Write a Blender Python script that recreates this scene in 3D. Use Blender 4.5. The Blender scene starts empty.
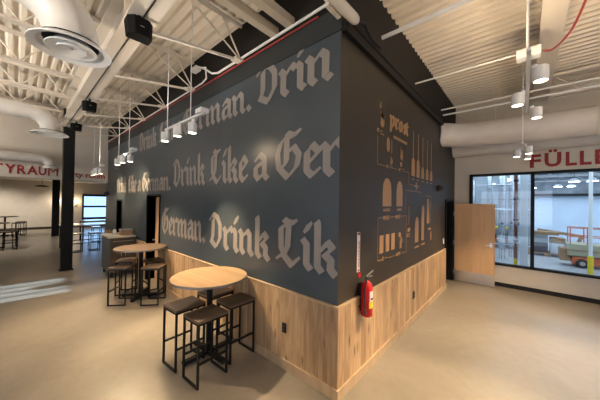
import bpy, bmesh, math, random
from mathutils import Vector, Matrix
random.seed(7)
S = bpy.context.scene
C = S.collection
PI = math.pi

# ------------------------------------------------------------------ camera
F_PX, YAW, PIT, ROL = 252.02, 2.29682685, 0.00900617, 0.01537832
fw = Vector((math.cos(PIT)*math.cos(YAW), math.cos(PIT)*math.sin(YAW), math.sin(PIT)))
rt = Vector((math.sin(YAW), -math.cos(YAW), 0)); up = rt.cross(fw)
r2 = rt*math.cos(ROL)+up*math.sin(ROL); u2 = up*math.cos(ROL)-rt*math.sin(ROL)
cam = bpy.data.objects.new('camera', bpy.data.cameras.new('camera')); C.objects.link(cam)
M = Matrix((r2, u2, -fw)).transposed().to_4x4(); M.translation = Vector((1.49311, -2.31512, 2.1))
cam.matrix_world = M
cam.data.sensor_width = 36; cam.data.lens = F_PX/600*36
cam.data.clip_start = .05; cam.data.clip_end = 200
S.camera = cam

# ------------------------------------------------------------------ world, sun, exposure
w = bpy.data.worlds.new('world'); S.world = w; w.use_nodes = True
bg = w.node_tree.nodes['Background']; bg.inputs[0].default_value = (.42, .62, 1, 1); bg.inputs[1].default_value = 2.2
S.view_settings.view_transform = 'Standard'; S.view_settings.look = 'None'
S.view_settings.gamma = 1; S.view_settings.use_curve_mapping = False
S.view_settings.exposure = 0.0
WARM = (1, .74, .46); NEUT = (1, .88, .74); DAY = (.62, .80, 1)

def lamp(name, kind, loc, power, col, size=.05, target=None, angle=60, blend=.6, sy=None):
    d = bpy.data.lights.new(name, kind); d.energy = power; d.color = col
    if kind == 'AREA':
        d.shape = 'RECTANGLE'; d.size = size; d.size_y = sy or size
    elif kind == 'SUN': d.angle = size
    else: d.shadow_soft_size = size
    if kind == 'SPOT': d.spot_size = math.radians(angle); d.spot_blend = blend
    o = bpy.data.objects.new(name, d); C.objects.link(o); o.location = loc
    if target is not None:
        o.rotation_euler = (Vector(target)-Vector(loc)).to_track_quat('-Z', 'Y').to_euler()
    return o
# sun and area lights in window openings; back and right ones are unseen
sun = lamp('sun', 'SUN', (-6, -14, 6), 12, (.60, .80, 1), .01, target=(-7.3, -2.0-.0, -.4+.0))
sun.rotation_euler = Vector((.10, 1, -.577)).to_track_quat('-Z', 'Y').to_euler()
lamp('fill_back', 'AREA', (-1.0, -9.3, 2.1), 110, (1, .86, .70), 8, target=(-1.0, 0, 2.6), sy=2.6)  # added warm fill from behind, set in an unseen window opening
lamp('daylight_party', 'AREA', (-23.9, 3.5, 1.7), 190, (.40, .66, 1), 4.6, target=(0, 3.0, 1.3), sy=2.6)
lamp('daylight_right', 'AREA', (9.3, 1.0, 1.9), 110, (.95, .92, .9), 5, target=(0, 1.0, 1.2), sy=2.6)

# ------------------------------------------------------------------ materials
def mat(name, col, rough=.6, metal=0, noise=0, nscale=8, emit=None, es=1, bump=0, spec=None, trans=0, stretch=None):
    m = bpy.data.materials.new(name); m.use_nodes = True
    nt = m.node_tree; b = nt.nodes['Principled BSDF']
    b.inputs['Base Color'].default_value = (*col, 1); b.inputs['Roughness'].default_value = rough
    b.inputs['Metallic'].default_value = metal
    if spec is not None: b.inputs['Specular IOR Level'].default_value = spec
    if trans: b.inputs['Transmission Weight'].default_value = trans
    if emit:
        b.inputs['Emission Color'].default_value = (*emit, 1); b.inputs['Emission Strength'].default_value = es
    if noise or bump:
        tc = nt.nodes.new('ShaderNodeTexCoord'); mp = nt.nodes.new('ShaderNodeMapping')
        nt.links.new(tc.outputs['Object'], mp.inputs[0])
        if stretch: mp.inputs['Scale'].default_value = stretch
        n = nt.nodes.new('ShaderNodeTexNoise'); n.inputs['Scale'].default_value = nscale; n.inputs['Detail'].default_value = 6
        nt.links.new(mp.outputs[0], n.inputs['Vector'])
        if noise:
            mr = nt.nodes.new('ShaderNodeMapRange'); mr.inputs[1].default_value = .3; mr.inputs[2].default_value = .7
            mr.inputs[3].default_value = 1-noise; mr.inputs[4].default_value = 1+noise
            nt.links.new(n.outputs['Fac'], mr.inputs[0])
            mx = nt.nodes.new('ShaderNodeVectorMath'); mx.operation = 'SCALE'; mx.inputs[0].default_value = col
            nt.links.new(mr.outputs[0], mx.inputs['Scale']); nt.links.new(mx.outputs[0], b.inputs['Base Color'])
        if bump:
            bp = nt.nodes.new('ShaderNodeBump'); bp.inputs['Strength'].default_value = bump; bp.inputs['Distance'].default_value = .01
            nt.links.new(n.outputs['Fac'], bp.inputs['Height']); nt.links.new(bp.outputs[0], b.inputs['Normal'])
    return m

def plank_mat(name, axis='sum', width=.13, c1=(.25, .145, .07), c2=(.60, .40, .22), rough=.5, knots=True, zs=.9):
    m = bpy.data.materials.new(name); m.use_nodes = True; nt = m.node_tree; N = nt.nodes; Lk = nt.links
    b = N['Principled BSDF']; b.inputs['Roughness'].default_value = rough
    tc = N.new('ShaderNodeTexCoord'); sp = N.new('ShaderNodeSeparateXYZ'); Lk.new(tc.outputs['Object'], sp.inputs[0])
    def mth(op, a, bb=None):
        n = N.new('ShaderNodeMath'); n.operation = op
        for i, v in enumerate((a, bb)):
            if v is None: continue
            if isinstance(v, (int, float)): n.inputs[i].default_value = v
            else: Lk.new(v, n.inputs[i])
        return n.outputs[0]
    u = mth('ADD', sp.outputs[0], mth('MULTIPLY', sp.outputs[1], 1.0)) if axis == 'sum' else sp.outputs[{'x': 0, 'y': 1}[axis]]
    q = mth('DIVIDE', u, width); cell = mth('FLOOR', q)
    wn = N.new('ShaderNodeTexWhiteNoise'); wn.noise_dimensions = '1D'; Lk.new(cell, wn.inputs['W'])
    cb = N.new('ShaderNodeCombineXYZ')
    Lk.new(mth('ADD', mth('MULTIPLY', u, 5.5), mth('MULTIPLY', wn.outputs[0], 37.0)), cb.inputs[0])
    Lk.new(mth('ADD', mth('MULTIPLY', sp.outputs[2], zs), mth('MULTIPLY', wn.outputs[0], 11.0)), cb.inputs[1])
    n1 = N.new('ShaderNodeTexNoise'); n1.inputs['Scale'].default_value = 2.2; n1.inputs['Detail'].default_value = 7; n1.inputs['Distortion'].default_value = .6
    Lk.new(cb.outputs[0], n1.inputs['Vector'])
    f = mth('ADD', mth('MULTIPLY', wn.outputs[0], .30), mth('MULTIPLY', n1.outputs['Fac'], .85))
    cr = N.new('ShaderNodeValToRGB'); cr.color_ramp.elements[0].position = .28; cr.color_ramp.elements[1].position = .8
    cr.color_ramp.elements[0].color = (*c1, 1); cr.color_ramp.elements[1].color = (*c2, 1)
    Lk.new(f, cr.inputs[0]); col = cr.outputs[0]
    if knots:
        cb2 = N.new('ShaderNodeCombineXYZ')
        Lk.new(mth('MULTIPLY', u, 4.2), cb2.inputs[0]); Lk.new(mth('MULTIPLY', sp.outputs[2], 1.1), cb2.inputs[1])
        vo = N.new('ShaderNodeTexVoronoi'); vo.inputs['Scale'].default_value = 1.9; Lk.new(cb2.outputs[0], vo.inputs['Vector'])
        k = N.new('ShaderNodeMapRange'); k.inputs[1].default_value = .03; k.inputs[2].default_value = .2
        k.inputs[3].default_value = .22; k.inputs[4].default_value = 1; Lk.new(vo.outputs['Distance'], k.inputs[0])
        sc = N.new('ShaderNodeVectorMath'); sc.operation = 'SCALE'; Lk.new(col, sc.inputs[0]); Lk.new(k.outputs[0], sc.inputs['Scale']); col = sc.outputs[0]
        # joints between the boards
        fr = mth('FRACT', q); e = mth('GREATER_THAN', mth('ABSOLUTE', mth('SUBTRACT', fr, .5)), .485)
        s2 = N.new('ShaderNodeVectorMath'); s2.operation = 'SCALE'; Lk.new(col, s2.inputs[0]); Lk.new(mth('SUBTRACT', 1.0, mth('MULTIPLY', e, .4)), s2.inputs['Scale']); col = s2.outputs[0]
    Lk.new(col, b.inputs['Base Color'])
    return m

def floor_mat():
    m = bpy.data.materials.new('polished_concrete'); m.use_nodes = True; nt = m.node_tree; N = nt.nodes; Lk = nt.links
    b = N['Principled BSDF']; tc = N.new('ShaderNodeTexCoord')
    n1 = N.new('ShaderNodeTexNoise'); n1.inputs['Scale'].default_value = .7; n1.inputs['Detail'].default_value = 8; n1.inputs['Roughness'].default_value = .65; n1.inputs['Distortion'].default_value = .8
    n2 = N.new('ShaderNodeTexNoise'); n2.inputs['Scale'].default_value = 9; n2.inputs['Detail'].default_value = 6
    for n in (n1, n2): Lk.new(tc.outputs['Object'], n.inputs['Vector'])
    ad = N.new('ShaderNodeMath'); ad.operation = 'MULTIPLY_ADD'; ad.inputs[1].default_value = .3
    Lk.new(n2.outputs['Fac'], ad.inputs[0]); Lk.new(n1.outputs['Fac'], ad.inputs[2])
    cr = N.new('ShaderNodeValToRGB'); cr.color_ramp.elements[0].position = .4; cr.color_ramp.elements[1].position = .9
    cr.color_ramp.elements[0].color = (.20, .175, .142, 1); cr.color_ramp.elements[1].color = (.30, .263, .212, 1)
    Lk.new(ad.outputs[0], cr.inputs[0]); Lk.new(cr.outputs[0], b.inputs['Base Color'])
    mr = N.new('ShaderNodeMapRange'); mr.inputs[3].default_value = .24; mr.inputs[4].default_value = .42
    Lk.new(n1.outputs['Fac'], mr.inputs[0]); Lk.new(mr.outputs[0], b.inputs['Roughness'])
    bp = N.new('ShaderNodeBump'); bp.inputs['Strength'].default_value = .05; bp.inputs['Distance'].default_value = .02
    Lk.new(n1.outputs['Fac'], bp.inputs['Height']); Lk.new(bp.outputs[0], b.inputs['Normal'])
    return m

MF = floor_mat()
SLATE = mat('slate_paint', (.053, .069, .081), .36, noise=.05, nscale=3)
SLATE_WARM = mat('slate_paint_warm_lit', (.036, .0285, .020), .5, noise=.05, nscale=3)  # same slate paint, warm dim light put into a browner colour
UPSHADE = mat('shaded_upper_wall', (.009, .008, .0065), .7, spec=.3)  # upper wall's lack of wash light put into a darker colour
LETT = mat('copper_grey_lettering', (.28, .25, .225), .40)
MURAL = mat('tan_mural_paint', (.40, .225, .10), .5, noise=.12, nscale=30)
WOODP = plank_mat('hickory_boards')
WOODT = plank_mat('hickory_trim', width=1.7, c1=(.40, .28, .16), c2=(.56, .41, .25), knots=False)
WALLW = mat('warm_white_wall', (.62, .57, .49), .75, noise=.03, nscale=4)
DECK = mat('cream_deck', (.74, .66, .55), .55, noise=.03, nscale=5)
STEELC = mat('cream_steel', (.72, .65, .55), .5)
TANST = mat('tan_steel', (.52, .46, .36), .5)
BLK = mat('black_steel', (.008, .008, .008), .55, noise=.2, nscale=6, spec=.2)
BLKM = mat('black_matte', (.008, .008, .009), .8)
SPK = mat('speaker_black', (.004, .004, .004), .7, spec=.15)
BLKP = mat('black_plastic', (.015, .015, .016), .3)
DKBR = mat('charcoal_column', (.008, .008, .0075), .6, spec=.25)
WHITE = mat('white_metal', (.80, .80, .78), .4)
DUCT = mat('duct_skin', (.66, .63, .58), .42, metal=.0, noise=.04, nscale=5)
GALV = mat('galvanised_duct', (.58, .58, .57), .38, metal=.45, noise=.05, nscale=6)
RED = mat('red_pipe', (.28, .03, .025), .45)
REDL = mat('red_lettering', (.30, .012, .014), .5)
REDX = mat('extinguisher_red', (.55, .012, .012), .22)
YEL = mat('yellow_paint', (.80, .60, .02), .45)
SEAT = plank_mat('dark_walnut_seat', 'x', .6, (.075, .05, .034), (.125, .087, .06), .42, False, 1)
TOPM = plank_mat('oak_table_top', 'y', .16, (.34, .22, .12), (.48, .33, .19), .38, False, 1)
TOPD = plank_mat('brown_table_top', 'y', .16, (.095, .065, .048), (.15, .105, .078), .38, False, 1)
EDGE = mat('grey_edge', (.22, .21, .20), .4, metal=.5)
DOORW = plank_mat('maple_veneer', 'x', .23, (.60, .36, .18), (.72, .46, .25), .42, False, .5)
CHROME = mat('brushed_steel', (.60, .58, .54), .28, metal=.9, noise=.05, nscale=20)
GLOW = mat('lamp_glow', (1, .9, .7), .5, emit=(1, .84, .6), es=14)
HGLOW = mat('hall_lamp_glow', (1, 1, 1), .5, emit=(.85, .93, 1), es=22)
HWALL = mat('hall_white_panel', (.62, .70, .80), .6, noise=.06, nscale=1.2)
HFLR = mat('hall_concrete', (.34, .35, .37), .5, noise=.12, nscale=2)
HCEIL = mat('hall_grey_ceiling', (.30, .32, .35), .6, noise=.3, nscale=3)
CARD = mat('cardboard', (.36, .22, .12), .8, noise=.15, nscale=9)
OLIVE = mat('faded_beige_green', (.38, .36, .24), .55, noise=.1, nscale=7)
ORNG = mat('orange_red_paint', (.60, .13, .05), .45, noise=.1, nscale=7)
GREYM = mat('mid_grey', (.30, .31, .32), .5)
STAIN = mat('stainless', (.55, .58, .62), .25, metal=.8)
CABM = mat('taupe_cabinet', (.11, .082, .058), .45, noise=.06, nscale=9)
CABS = mat('cabinet_side_grey', (.10, .10, .095), .4)
QUARTZ = mat('cream_worktop', (.74, .68, .55), .25)
TWHITE = mat('white_laminate', (.70, .71, .74), .2)
PAPER = mat('sign_white', (.75, .66, .62), .5)
RUBB = mat('rubber', (.02, .02, .02), .9)
def glass(name, a=.10, col=(.9, .96, 1)):
    m = bpy.data.materials.new(name); m.use_nodes = True; nt = m.node_tree
    for n in list(nt.nodes):
        if n.type != 'OUTPUT_MATERIAL': nt.nodes.remove(n)
    out = nt.nodes[0]; t = nt.nodes.new('ShaderNodeBsdfTransparent'); t.inputs[0].default_value = (*col, 1)
    g = nt.nodes.new('ShaderNodeBsdfGlossy'); g.inputs['Roughness'].default_value = .02
    fr = nt.nodes.new('ShaderNodeFresnel'); fr.inputs[0].default_value = 1.45
    mx = nt.nodes.new('ShaderNodeMixShader'); nt.links.new(fr.outputs[0], mx.inputs[0])
    nt.links.new(t.outputs[0], mx.inputs[1]); nt.links.new(g.outputs[0], mx.inputs[2]); nt.links.new(mx.outputs[0], out.inputs[0])
    return m
GLASS = glass('window_glass')

# ------------------------------------------------------------------ mesh helpers
class MB:
    def __init__(s): s.b = bmesh.new()
    def poly(s, vs, fs):
        v = [s.b.verts.new(p) for p in vs]
        for f in fs:
            try: s.b.faces.new([v[i] for i in f])
            except ValueError: pass
        return s
    def box(s, x0, x1, y0, y1, z0, z1, T=None):
        vs = [Vector((x, y, z)) for z in (z0, z1) for y in (y0, y1) for x in (x0, x1)]
        if T is not None: vs = [T @ v for v in vs]
        s.poly(vs, [(0, 2, 3, 1), (4, 5, 7, 6), (0, 1, 5, 4), (2, 6, 7, 3), (0, 4, 6, 2), (1, 3, 7, 5)]); return s
    def bar(s, a, b, wd, h=None, upv=(0, 0, 1)):
        a = Vector(a); b = Vector(b); h = h or wd; d = (b-a).normalized(); U = Vector(upv)
        if abs(d.dot(U)) > .98: U = Vector((1, 0, 0))
        R = d.cross(U).normalized(); U = R.cross(d)
        vs = [p+R*i*wd/2+U*j*h/2 for p in (a, b) for i, j in ((-1, -1), (1, -1), (1, 1), (-1, 1))]
        s.poly(vs, [(0, 3, 2, 1), (4, 5, 6, 7), (0, 1, 5, 4), (1, 2, 6, 5), (2, 3, 7, 6), (3, 0, 4, 7)]); return s
    def tube(s, pts, r, n=10, caps=True, rs=None):
        pts = [Vector(p) for p in pts]; rings = []
        prev = None
        for i, p in enumerate(pts):
            d = (pts[min(i+1, len(pts)-1)]-pts[max(i-1, 0)]).normalized()
            if prev is None:
                U = Vector((0, 0, 1)) if abs(d.z) < .9 else Vector((1, 0, 0)); R = d.cross(U).normalized()
            else:
                R = (prev-d*prev.dot(d)).normalized()
            prev = R; Q = d.cross(R)
            rr = rs[i] if rs else r
            rings.append([s.b.verts.new(p+(R*math.cos(a)+Q*math.sin(a))*rr) for a in [2*PI*k/n for k in range(n)]])
        for a, b in zip(rings, rings[1:]):
            for k in range(n): s.b.faces.new((a[k], a[(k+1) % n], b[(k+1) % n], b[k]))
        if caps: s.b.faces.new(rings[0][::-1]); s.b.faces.new(rings[-1])
        return s
    def cyl(s, x, y, z0, z1, r, r1=None, n=24):
        return s.tube([(x, y, z0), (x, y, z1)], r, n, True, [r, r if r1 is None else r1])
    def lathe(s, prof, n=36, T=None, cx=0, cy=0):
        rings = []
        for r, z in prof:
            ring = []
            for k in range(n):
                v = Vector((cx+r*math.cos(2*PI*k/n), cy+r*math.sin(2*PI*k/n), z))
                ring.append(s.b.verts.new(T @ v if T is not None else v))
            rings.append(ring)
        for a, b in zip(rings, rings[1:]):
            for k in range(n): s.b.faces.new((a[k], a[(k+1) % n], b[(k+1) % n], b[k]))
        s.b.faces.new(rings[0][::-1]); s.b.faces.new(rings[-1])
        return s
    def build(s, name, m, parent=None, loc=None, bevel=0, smooth=False, rz=0):
        bmesh.ops.recalc_face_normals(s.b, faces=s.b.faces)
        if bevel:
            bmesh.ops.remove_doubles(s.b, verts=s.b.verts, dist=1e-5)
            bmesh.ops.bevel(s.b, geom=[e for e in s.b.edges if len(e.link_faces) == 2 and e.calc_face_angle(0) > .6], offset=bevel, segments=2, affect='EDGES', profile=.6)
        me = bpy.data.meshes.new(name); s.b.to_mesh(me); s.b.free()
        if smooth:
            for p in me.polygons: p.use_smooth = True
            try: me.set_sharp_from_angle(angle=math.radians(40))
            except Exception: pass
        o = bpy.data.objects.new(name, me); C.objects.link(o)
        me.materials.append(m)
        if parent is not None: o.parent = parent
        if loc is not None: o.location = loc
        o.rotation_euler.z = rz
        return o
def tag(o, label=None, cat=None, group=None, kind=None):
    if label: o['label'] = label
    if cat: o['category'] = cat
    if group: o['group'] = group
    if kind: o['kind'] = kind
    return o
def thing(name, label, cat, loc=(0, 0, 0), rz=0, group=None):
    o = bpy.data.objects.new(name, None); C.objects.link(o); o.location = loc; o.rotation_euler.z = rz
    o.empty_display_size = .1
    return tag(o, label, cat, group)
def struct(name, mb, m, parent=None, **k):
    o = mb.build(name, m, parent, **k)
    if parent is None: tag(o, kind='structure')
    return o
kids = {}
def copy_tree(o, loc=None, rz=None, label=None, group=None, parent=None):
    c = o.copy(); C.objects.link(c)
    if parent is not None: c.parent = parent
    if loc is not None: c.location = loc
    if rz is not None: c.rotation_euler.z = rz
    if label: c['label'] = label
    if group: c['group'] = group
    for ch in [q for q in bpy.data.objects if q.parent == o]: copy_tree(ch, parent=c)
    return c

# ================================================================== STRUCTURE
YW = 6.07; DZ = 4.86; SEAM = 3.98; WAIN = .97
struct('floor', MB().box(-23.4, 9.2, -9.2, YW, -.1, 0), MF)
# text wall (runs along X) with two doorways, prost wall (runs along Y) with a doorway
A = MB()
for x0, x1, z0 in ((-10.6, -8.95, 0), (-8.4, -5.95, 0), (-5.1, 0, 0), (-8.95, -8.4, 2.06), (-5.95, -5.1, 2.2)):
    A.box(x0, x1, 0, .2, z0, SEAM)
struct('wall_left', A, SLATE)
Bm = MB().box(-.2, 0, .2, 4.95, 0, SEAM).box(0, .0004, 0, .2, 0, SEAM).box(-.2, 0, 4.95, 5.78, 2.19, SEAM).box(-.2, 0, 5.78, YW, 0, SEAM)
struct('wall_right', Bm, SLATE_WARM)
struct('trim_1', MB().box(-10.62, .012, -.012, .2, SEAM+.27, DZ+.1), UPSHADE)
struct('trim_16', MB().box(-10.62, .012, -.012, .2, SEAM, SEAM+.27), mat('shaded_slate_band', (.022, .026, .027), .6))  # slate wall again, its dimmer light put into a darker tone
struct('trim_2', MB().box(-.2, .012, .2, YW, SEAM, DZ+.1), UPSHADE)
struct('trim_3', MB().box(.012, .06, .0, YW, SEAM-.02, SEAM+.1).box(.06, .072, 0, YW, SEAM+.09, SEAM+.12), UPSHADE)
struct('trim_4', MB().box(-10.62, -10.6, 0, YW, 0, DZ), SLATE)
# wainscot
struct('trim_5', MB().box(-5.05, .03, -.03, 0, 0, WAIN).box(-8.38, -6.0, -.03, 0, 0, WAIN).box(-10.6, -8.98, -.03, 0, 0, WAIN), WOODP)
struct('trim_6', MB().box(0, .03, 0, 4.93, 0, WAIN), WOODP)
struct('trim_7', MB().box(-5.05, .034, -.036, 0, WAIN, WAIN+.018).box(0, .036, 0, 4.93, WAIN, WAIN+.018), WOODT)
struct('baseboard_left', MB().box(-5.05, .05, -.05, -.03, 0, .12), WOODT)
struct('baseboard_right', MB().box(.03, .05, -.03, 4.93, 0, .12), WOODT)
# frames of the doorways
struct('trim_8', MB().box(-5.99, -5.95, -.02, .2, 0, 2.24).box(-5.1, -5.06, -.02, .2, 0, 2.24).box(-5.95, -5.1, -.02, .2, 2.2, 2.24)
       .box(-8.99, -8.95, -.02, .2, 0, 2.1).box(-8.4, -8.36, -.02, .2, 0, 2.1).box(-8.95, -8.4, -.02, .2, 2.06, 2.1), BLK)
struct('trim_9', MB().box(-.21, .03, 4.93, 4.98, 0, 2.23).box(-.21, .03, 5.75, 5.80, 0, 2.23).box(-.21, .03, 4.98, 5.75, 2.18, 2.23), BLK)
d2 = struct('door_2', MB().box(-.83, 0, 0, .045, 0.01, 2.18, Matrix.Translation((-5.11, .03, 0)) @ Matrix.Rotation(math.radians(-11), 4, 'Z')), DOORW)
T = Matrix.Translation((-5.11, .03, 0)) @ Matrix.Rotation(math.radians(-11), 4, 'Z')
MB().bar(T @ Vector((-.76, 0, 1.05)), T @ Vector((-.76, -.06, 1.05)), .03).bar(T @ Vector((-.77, -.06, 1.05)), T @ Vector((-.65, -.06, 1.05)), .022).build('handle', CHROME, d2)
struct('door_3', MB().box(-8.95, -8.4, .13, .17, 0.01, 2.06), BLKM)
# window wall
X1 = 6.4
wl, wr, wb, wt = .36, 6.2, .54, 2.94
struct('wall_back', MB().box(-10.6, wl, YW, YW+.18, 0, DZ+.1).box(wr, 9.2, YW, YW+.18, 0, DZ+.1).box(wl, wr, YW, YW+.18, 0, wb).box(wl, wr, YW, YW+.18, wt, DZ+.1), WALLW)
struct('baseboard_back', MB().box(.05, 9.2, YW-.015, YW, 0, .1), BLKM)
fr = MB().box(wl, wr, YW-.02, YW+.12, wb, wb+.05).box(wl, wr, YW-.02, YW+.12, wt-.06, wt)
for x in (wl, 1.62, 3.88, wr-.06): fr.box(x, x+.07, YW-.02, YW+.12, wb, wt)
w1 = struct('window_1', fr, BLKM)
MB().box(wl+.05, wr-.05, YW+.05, YW+.058, wb+.03, wt-.04).build('pane', GLASS, w1)
# outer walls
struct('wall_far_right', MB().box(9.2, 9.4, -9.2, -2.0, 0, DZ+.1).box(9.2, 9.4, 3.6, YW+.2, 0, DZ+.1).box(9.2, 9.4, -2, 3.6, 0, .5).box(9.2, 9.4, -2, 3.6, 3.2, DZ+.1), WALLW)
wf = MB().box(9.2, 9.4, -2, 3.6, .5, .56).box(9.2, 9.4, -2, 3.6, 3.14, 3.2)
for y in (-2, -.13, 1.73, 3.54): wf.box(9.2, 9.4, y, y+.06, .5, 3.2)
struct('window_2', wf, BLKM)
# wall behind the camera, with the windows the daylight comes through
fb = MB(); XW = [(-5.0, 3.0)]; CL = (-8.5, -6.9)
fb.box(CL[0], CL[1], -9.4, -9.2, 0, 3.3).box(CL[0], CL[1], -9.4, -9.2, 4.6, DZ+.1).box(-23.4, CL[0], -9.4, -9.2, 0, DZ+.1)
xs = CL[1]
for a, b in XW:
    fb.box(xs, a, -9.4, -9.2, 0, DZ+.1); xs = b
fb.box(xs, 9.2, -9.4, -9.2, 0, DZ+.1)
for a, b in XW: fb.box(a, b, -9.4, -9.2, 0, .55).box(a, b, -9.4, -9.2, 3.2, DZ+.1)
struct('wall_front', fb, WALLW)
wf = MB()
for a, b in XW:
    wf.box(a, b, -9.36, -9.24, .55, .62).box(a, b, -9.36, -9.24, 3.14, 3.2)
    k = 1 if b-a < 3 else 4
    for i in range(k+1):
        x = a+(b-a-.06)*i/k; wf.box(x, x+.06, -9.36, -9.24, .55, 3.2)
    for z in (1.5, 2.5): wf.box(a, b, -9.33, -9.27, z, z+.04)
struct('window_3', wf, BLKM)
wf = MB().box(CL[0], CL[1], -9.36, -9.24, 3.3, 3.34).box(CL[0], CL[1], -9.36, -9.24, 4.56, 4.6)
for i in range(5): wf.box(CL[0]+i*.385, CL[0]+i*.385+.06, -9.36, -9.24, 3.3, 4.6)
struct('window_5', wf, BLKM)
# party room: bulkhead, walls, ceiling, windows
struct('trim_10', MB().box(-10.7, -10.42, -9.2, 0, 2.75, DZ+.1), WALLW)
pw = MB().box(-23.4, -23.2, -9.2, 1.0, 0, 3.4).box(-23.4, -23.2, 5.6, YW, 0, 3.4).box(-23.4, -23.2, 1.0, 5.6, 0, .55).box(-23.4, -23.2, 1.0, 5.6, 2.42, 3.4)
struct('wall_party_room', pw, WALLW)
struct('wall_party_side', MB().box(-23.4, -10.6, YW, YW+.18, 0, 3.4), WALLW)
struct('ceiling_party_room', MB().box(-23.4, -10.7, -9.2, 0, 3.3, 3.4).box(-23.4, -10.62, 0, YW+.18, 3.3, 3.4), WALLW)
struct('baseboard_party_room', MB().box(-23.2, -23.17, -9.2, YW, 0, .14), mat('brown_base', (.035, .022, .015), .6))
wf = MB()
for a, b in ((1.0, 2.5), (2.5, 4.05), (4.05, 5.6)):
    wf.box(-23.3, -23.14, a-.04, a+.07, .55, 2.42).box(-23.3, -23.14, b-.07, b+.04, .55, 2.42)
    wf.box(-23.3, -23.14, a, b, .5, .72).box(-23.3, -23.14, a, b, 2.3, 2.46).box(-23.3, -23.14, a, b, 1.46, 1.6)
w4 = struct('window_4', wf, BLKM)
MB().box(-23.25, -23.24, 1.0, 5.6, .6, 2.4).build('pane', GLASS, w4)
# roof deck, ribbed
dk = MB(); pitch = .152; y = -9.3; prof = []
while y < YW+.2:
    prof += [(y, DZ), (y+.055, DZ), (y+.075, DZ+.045), (y+.132, DZ+.045)]; y += pitch
n = len(prof)
vs = [(x, yy, zz) for x in (-10.5, 9.3) for yy, zz in prof]+[(x, yy, DZ+.12) for x in (-10.5, 9.3) for yy in (-9.3, YW+.2)]
dk.poly(vs, [(i, i+1, n+i+1, n+i) for i in range(n-1)]+[(2*n, 2*n+1, 2*n+3, 2*n+2)])
struct('ceiling', dk, DECK)

# ================================================================== STEELWORK
def joist_left(x, k):
    lab = ['nearest the corner', 'second from the corner', 'third from the corner', 'fourth from the corner', 'fifth from the corner', 'sixth, closest to the red-lettered bulkhead'][k]
    t = thing('roof_joist', 'cream open-web roof joist over the text wall, '+lab, 'roof joist', (x, 0, DZ), group='roof joists over the left side')
    MB().box(-.06, -.008, -9.1, -.02, -.006, 0).box(.008, .06, -9.1, -.02, -.006, 0).box(-.014, -.008, -9.1, -.02, -.055, 0).box(.008, .014, -9.1, -.02, -.055, 0).build('top_chord', STEELC, t)
    bc = MB().box(-.05, .05, -9.1, -1.55, -.50, -.494).box(-.012, .012, -9.1, -1.55, -.494, -.455); bc.build('bottom_chord', STEELC, t)
    y = -1.6; wb_ = MB(); s = 0
    while y > -8.6:
        wb_.tube([(0, y, -.03 if s else -.47), (0, y-.36, -.47 if s else -.03)], .011, 6); y -= .36; s = 1-s
    wb_.build('web', STEELC, t)
    MB().tube([(0, -.9, -.05), (0, -.05, -.55)], .011, 6).tube([(0, -.36, -.05), (0, -.03, -.55)], .013, 6).build('web', STEELC, t)
    MB().bar((0, -1.30, -.78), (0, -.03, -.57), .035, .03).build('knee_brace', STEELC, t)
    MB().box(-.07, .07, -.16, -.015, -.60, -.57).box(-.07, -.062, -.16, -.015, -.57, -.53).build('wall_seat', STEELC, t)
for k, x in enumerate((-1.82, -3.42, -4.82, -6.25, -7.6, -9.0)): joist_left(x, k)
for x, l in ((-1.02, 'cream-tan square roof tube beam, the one farther from the corner'), (-.73, 'cream-tan square roof tube beam, the one nearer the corner')):
    t = tag(MB().box(-.055, .055, -9.1, 0, -.055, .055).build('tube_beam', TANST, loc=(x, -.02, 4.37), bevel=.01), l, 'roof beam', 'square tube beams near the corner')
# girder on the column
g = thing('roof_girder', 'broad cream steel roof girder running from the column to above the camera', 'girder', (0, -1.38, 4.2))
MB().box(-8.5, 9.1, -.145, .145, 0, .018).build('bottom_flange', STEELC, g)
MB().box(-8.5, 9.1, -.145, .145, .53, .55).build('top_flange', STEELC, g)
MB().box(-8.5, 9.1, -.008, .008, .018, .53).build('web', STEELC, g)
MB().box(-8.4, 9.0, -.008, .008, -.010, 0).build('track_rail', BLKP, g)
for x in (-2, 1.5, 4.5): MB().box(x, x+.01, -.14, .14, .018, .53).build('stiffener', STEELC, g)
g2 = thing('roof_girder', 'wide cream roof girder crossing above the hanging lights by the windows', 'girder', (1.78, 0, 4.62))
MB().box(-.125, .125, -9.1, YW-.01, 0, .018).build('bottom_flange', STEELC, g2)
MB().box(-.008, .008, -9.1, YW-.01, .018, .24).build('web', STEELC, g2)
MB().box(-.12, .12, -9.1, YW-.01, .22, .24).build('top_flange', STEELC, g2)
def post(x, y, z1, wd, label):
    t = thing('steel_column', label, 'column', (x, y, 0), group='square steel columns')
    MB().box(-wd/2, wd/2, -wd/2, wd/2, 0.02, z1).build('shaft', DKBR, t, bevel=.008)
    MB().box(-wd/2-.03, wd/2+.03, -wd/2-.03, wd/2+.03, 0, .02).build('base_plate', DKBR, t)
    return t
post(-8.62, -1.30, DZ, .25, 'tall dark square steel column in front of the bulkhead lettering')
post(-18.3, -.82, 3.29, .30, 'dark square column standing back in the party room')
# joist on the right, with bridging
t = thing('roof_joist', 'cream open-web joist high up beside the windows, running to the right', 'roof joist', (0, 4.95, 0))
MB().box(1.9, 9.15, -.06, .06, 4.74, 4.78).build('top_chord', STEELC, t)
MB().box(1.9, 9.15, -.05, .05, 4.33, 4.36).build('bottom_chord', STEELC, t)
wb_ = MB(); x = 1.95; s = 0
while x < 8.8: wb_.tube([(x, 0, 4.35 if s else 4.75), (x+.4, 0, 4.75 if s else 4.35)], .014, 6); x += .4; s = 1-s
wb_.build('web', STEELC, t)
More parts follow.
